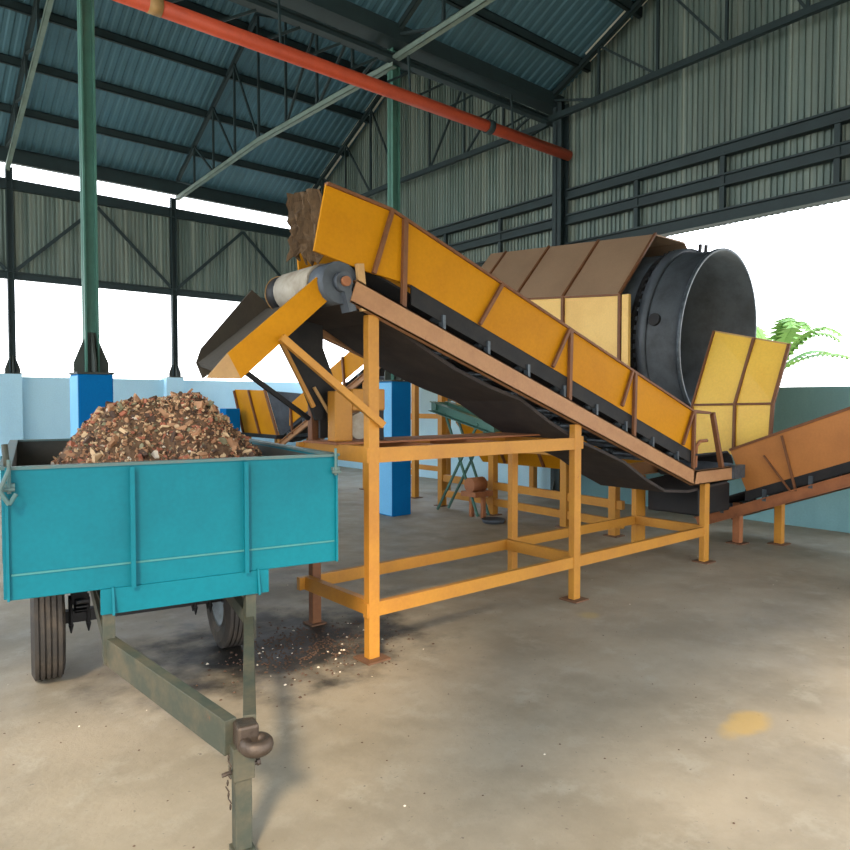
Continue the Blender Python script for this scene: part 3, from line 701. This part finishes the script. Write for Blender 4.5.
tb(mb, 'safety_chain', M['hitch'])
# axle, springs, wheels
AY = 1.34
tb(MB().box(-.68, .52, AY-.04, AY+.04, .36, .44), 'axle', M['black'])
for x in (-.5, .34):
    mb = MB()
    for k in range(4):
        l = .42-.09*k; z = .50-.02*k
        mb.prism([(x-.035,AY-l,z+.09*(l/.42)**2),(x-.035,AY-l*.5,z+.02),(x-.035,AY,z),(x-.035,AY+l*.5,z+.02),(x-.035,AY+l,z+.09*(l/.42)**2),
                  (x-.035,AY+l,z+.105*(l/.42)**2+.0),(x-.035,AY,z+.014),(x-.035,AY-l,z+.105*(l/.42)**2)], (.07,0,0))
    tb(mb, 'leaf_spring', M['black'])
    tb(MB().box(x-.05, x+.05, AY-.08, AY+.08, .5, ZB-.1), 'spring_block', M['black'])
    mb = MB()
    for dx in (-.055, .055):
        for dy in (-.05, .05): mb.tube((x+dx,AY+dy,.53), (x+dx,AY+dy,.33), .012, 8).tube((x+dx,AY+dy,.35),(x+dx,AY+dy,.29),.018,8,r2=.004)
    tb(mb, 'u_bolt', M['black'])
def wheel(x, s_):
    w = bpy.data.objects.new('wheel', None); COL.objects.link(w); w.parent = tl; w.location = (x, AY, .4)
    hw = .1
    prof = [(-hw*.8,.235),(-hw,.27),(-hw,.35),(-hw*.85,.385)]
    for k in range(5):                                  # ribbed tread
        a = -hw*.78+k*hw*.34; prof += [(a,.398),(a+hw*.22,.399),(a+hw*.24,.385),(a+hw*.32,.385)]
    prof += [(hw*.85,.385),(hw,.35),(hw,.27),(hw*.8,.235)]
    tb(MB().lathe(prof, (0,0,0), (1,0,0), 48, smooth=False), 'tyre', M['rubber'], w)
    tb(MB().lathe([(-hw*.8,.24),(-hw*.75,.2),(0,.17),(s_*.02+.01,.06),(s_*.02+.01,.001),(s_*.02-.005,.001),(-.02,.15),(-hw*.8,.22)][:8], (0,0,0), (1,0,0), 32), 'rim', M['rim'], w)
    tb(MB().tube((-.05,0,0), (.06,0,0), .06, 16), 'hub', M['black'], w)
    mb = MB()
    for k in range(5):
        a = 2*math.pi*k/5; mb.tube((-.03,.1*math.cos(a),.1*math.sin(a)), (.05,.1*math.cos(a),.1*math.sin(a)), .012, 6)
    tb(mb, 'wheel_stud', M['hitch'], w)
wheel(-.70, -1); wheel(.54, 1)

# waste heap: shredded refuse (uncountable)
def hh(x, y):
    def g(cx, cy, rx, ry, h): return h*math.exp(-(((x-cx)/rx)**2+((y-cy)/ry)**2))
    base = 1.30+.05*math.sin(3*x+y)
    z = base+g(.26,1.35,.36,.6,.52)+g(-.30,1.3,.34,.55,.46)+g(.66,1.5,.28,.5,.18)+g(0,1.4,.7,.8,.04)
    return z+.025*math.sin(11*x+5*y)*math.sin(9*y-4*x)
mb = MB(); nx, ny = 60, 80; grid = []
for i in range(nx+1):
    x = -HW+.05+(2*HW-.1)*i/nx; grid.append([])
    for j in range(ny+1):
        y = .06+(LEN-.12)*j/ny
        f = min(1, (LEN-y)/.8)
        z = 1.1+(hh(x,y)-1.1)*max(.0,f)
        if y < .5: z -= (.5-y)*.35
        grid[-1].append(mb.bm.verts.new((x+random.uniform(-.008,.008), y+random.uniform(-.01,.01), z+random.uniform(-.014,.014))))
for i in range(nx):
    for j in range(ny): mb.bm.faces.new((grid[i][j], grid[i+1][j], grid[i+1][j+1], grid[i][j+1]))
for k in range(9000):
    x = random.uniform(-.8,.8); y = random.uniform(.15, 2.4)
    if abs(x) > .5 and random.random() < .4: continue
    z = 1.1+(hh(x,y)-1.1)*min(1,(LEN-y)/.8)-(max(0,.5-y)*.35)+random.uniform(-.005,.022)
    c = Vector((x, y, z)); s0 = random.uniform(.006,.021)*(2.6 if random.random() < .06 else 1); asp = random.uniform(.12,1)
    u = Vector((random.gauss(0,1), random.gauss(0,1), random.gauss(0,.8))).normalized()
    v = u.cross(Vector((random.gauss(0,1), random.gauss(0,1), random.gauss(0,1)))).normalized(); w = u.cross(v)
    mi = random.choices((1,2,3,4,5,6), (34,22,14,2,8,20))[0]
    n = random.choice((4,5,6)); th = w*s0*.25
    A = []; B = []
    for q in range(n):
        a = 2*math.pi*q/n; r = s0*random.uniform(.7,1.2)
        p = c+u*math.cos(a)*r+v*math.sin(a)*r*asp
        A.append(mb.bm.verts.new(p-th)); B.append(mb.bm.verts.new(p+th))
    mb.bm.faces.new(A[::-1]).material_index = mi; mb.bm.faces.new(B).material_index = mi
    for q in range(n): mb.bm.faces.new((A[q], A[(q+1)%n], B[(q+1)%n], B[q])).material_index = mi
WM = [paint('waste_soil', (120,90,64), .9, dirt=(92,68,50), dirt_amt=.8, dirt_scale=14, bump=.8)] + \
     [paint('waste_%s' % n, c, .85, dirt_scale=12, dirt_amt=.5) for n, c in (('brown',(184,136,98)), ('tan',(218,182,138)), ('red_brown',(178,108,80)), ('pale',(236,220,196)), ('grey_green',(140,132,100)), ('dark',(90,68,54)))]
mb.bm.transform(tl.matrix_basis if False else Matrix.Translation((1.478,3.858,0)) @ Matrix.Rotation(TRZ,4,'Z'))
bm = mb.bm; me = bpy.data.meshes.new('waste_heap')
bmesh.ops.recalc_face_normals(bm, faces=bm.faces); bm.to_mesh(me); bm.free()
for m in WM: me.materials.append(m)
hp_ = bpy.data.objects.new('waste_heap', me); COL.objects.link(hp_)
tag(hp_, 'heap of brown shredded waste piled in the turquoise trailer', 'waste'); hp_['kind'] = 'stuff'

# dark litter on the floor around the frame leg
mb = MB()
for k in range(900):
    x = random.gauss(2.72,.34); y = random.gauss(4.62,.3); s0 = random.uniform(.004,.014)
    if abs(x-2.93) < .1 and abs(y-4.12) < .1: continue
    n = 5; mi = 1 if random.random() < .05 else 0
    A = [mb.bm.verts.new((x+s0*math.cos(q*1.257)*random.uniform(.6,1.3), y+s0*math.sin(q*1.257)*random.uniform(.6,1.3), .001)) for q in range(n)]
    t_ = mb.bm.verts.new((x, y, .001+s0*.7))
    for q in range(n): mb.bm.faces.new((A[q], A[(q+1)%n], t_)).material_index = mi
for k in range(420):
    x = random.uniform(.2,8); y = random.uniform(.3,6.5); s0 = random.uniform(.002,.008)
    A = [mb.bm.verts.new((x+s0*math.cos(q*1.257), y+s0*math.sin(q*1.257)*random.uniform(.6,1.3), .001)) for q in range(5)]
    t_ = mb.bm.verts.new((x, y, .001+s0*.6)); mi = 0 if random.random() < .88 else 1
    for q in range(5): mb.bm.faces.new((A[q], A[(q+1)%5], t_)).material_index = mi
lt_ = mb.build('floor_litter', [WM[6], WM[4]]); tag(lt_, 'dark crumbs and grit scattered on the floor, thickest beside the frame leg', 'litter'); lt_['kind'] = 'stuff'

# palm outside the gable opening
pt = thing('palm_tree', 'pale green palm outside the gable opening behind the yellow panel', 'tree', (18.0, 7.6, -.13))
MB().tube((18,7.75,-.13), (18,7.75,2.7), .16, 10, r2=.12).build('trunk', M['trunk'], pt)
for k in range(14):
    a = 2*math.pi*k/14+random.uniform(-.2,.2); L_ = random.uniform(1.3,1.8); rise = random.uniform(.5,1.5)
    mb = MB(); pts = []
    for i in range(9):
        f = i/8; pts.append(Vector((18+math.cos(a)*L_*f, 7.75+math.sin(a)*L_*f, 2.65+rise*math.sin(f*2.2)*.9)))
    for i, (p, q) in enumerate(zip(pts, pts[1:])):
        mb.bar(p, q, .02, .02)
        sd = (q-p).cross(Vector((0,0,1))).normalized()
        for s_ in (-1,1):
            for g in (0,.5):
                b0 = p.lerp(q,g); ln = .34*math.sin(math.pi*(.12+.8*(i+g)/8))
                tip = b0+sd*s_*ln+(q-p).normalized()*.12+Vector((0,0,-.08))
                mb.face([b0, b0+(q-p)*.8, tip])
    mb.build('frond', M['leaf'], pt)

# ------------------------------------------------------------------ light, camera, view
w = bpy.data.worlds.new('sky'); S.world = w; w.use_nodes = True; nt = w.node_tree; nt.nodes.clear()
o_ = nt.nodes.new('ShaderNodeOutputWorld'); bg = nt.nodes.new('ShaderNodeBackground'); nt.links.new(bg.outputs[0], o_.inputs[0])
tc = nt.nodes.new('ShaderNodeTexCoord'); sx = nt.nodes.new('ShaderNodeSeparateXYZ'); rm = nt.nodes.new('ShaderNodeValToRGB')
nt.links.new(tc.outputs['Generated'], sx.inputs[0]); nt.links.new(sx.outputs['Z'], rm.inputs[0]); nt.links.new(rm.outputs[0], bg.inputs[0])
rm.color_ramp.elements[0].position = .0; rm.color_ramp.elements[0].color = (1,1,1,1)
rm.color_ramp.elements[1].position = .8; rm.color_ramp.elements[1].color = (.62,.78,1,1)
bg.inputs[1].default_value = 4.4
sun = bpy.data.lights.new('sun', 'SUN'); sun.energy = 5.0; sun.color = (1,.82,.58); sun.angle = R(9)
so = bpy.data.objects.new('sun', sun); COL.objects.link(so)
so.rotation_euler = Vector((.674,.713,-.75)).to_track_quat('-Z','Y').to_euler(); so.location = (-8,-8,10)

f = 689.; H = 1.9
cam = bpy.data.cameras.new('camera'); cam.sensor_width = 36; cam.lens = f/850*36; cam.clip_start = .05; cam.clip_end = 500
co = bpy.data.objects.new('camera', cam); COL.objects.link(co); S.camera = co
yaw = math.atan(825/f); th = math.atan(23/f)
fw = Vector((math.cos(yaw)*math.cos(th), math.sin(yaw)*math.cos(th), -math.sin(th)))
co.location = (0,0,H); co.rotation_euler = fw.to_track_quat('-Z','Y').to_euler()
S.view_settings.view_transform = 'Standard'; S.view_settings.look = 'None'; S.view_settings.gamma = 1; S.view_settings.use_curve_mapping = False
S.view_settings.exposure = 0.0
S.cycles.max_bounces = 8; S.cycles.diffuse_bounces = 5
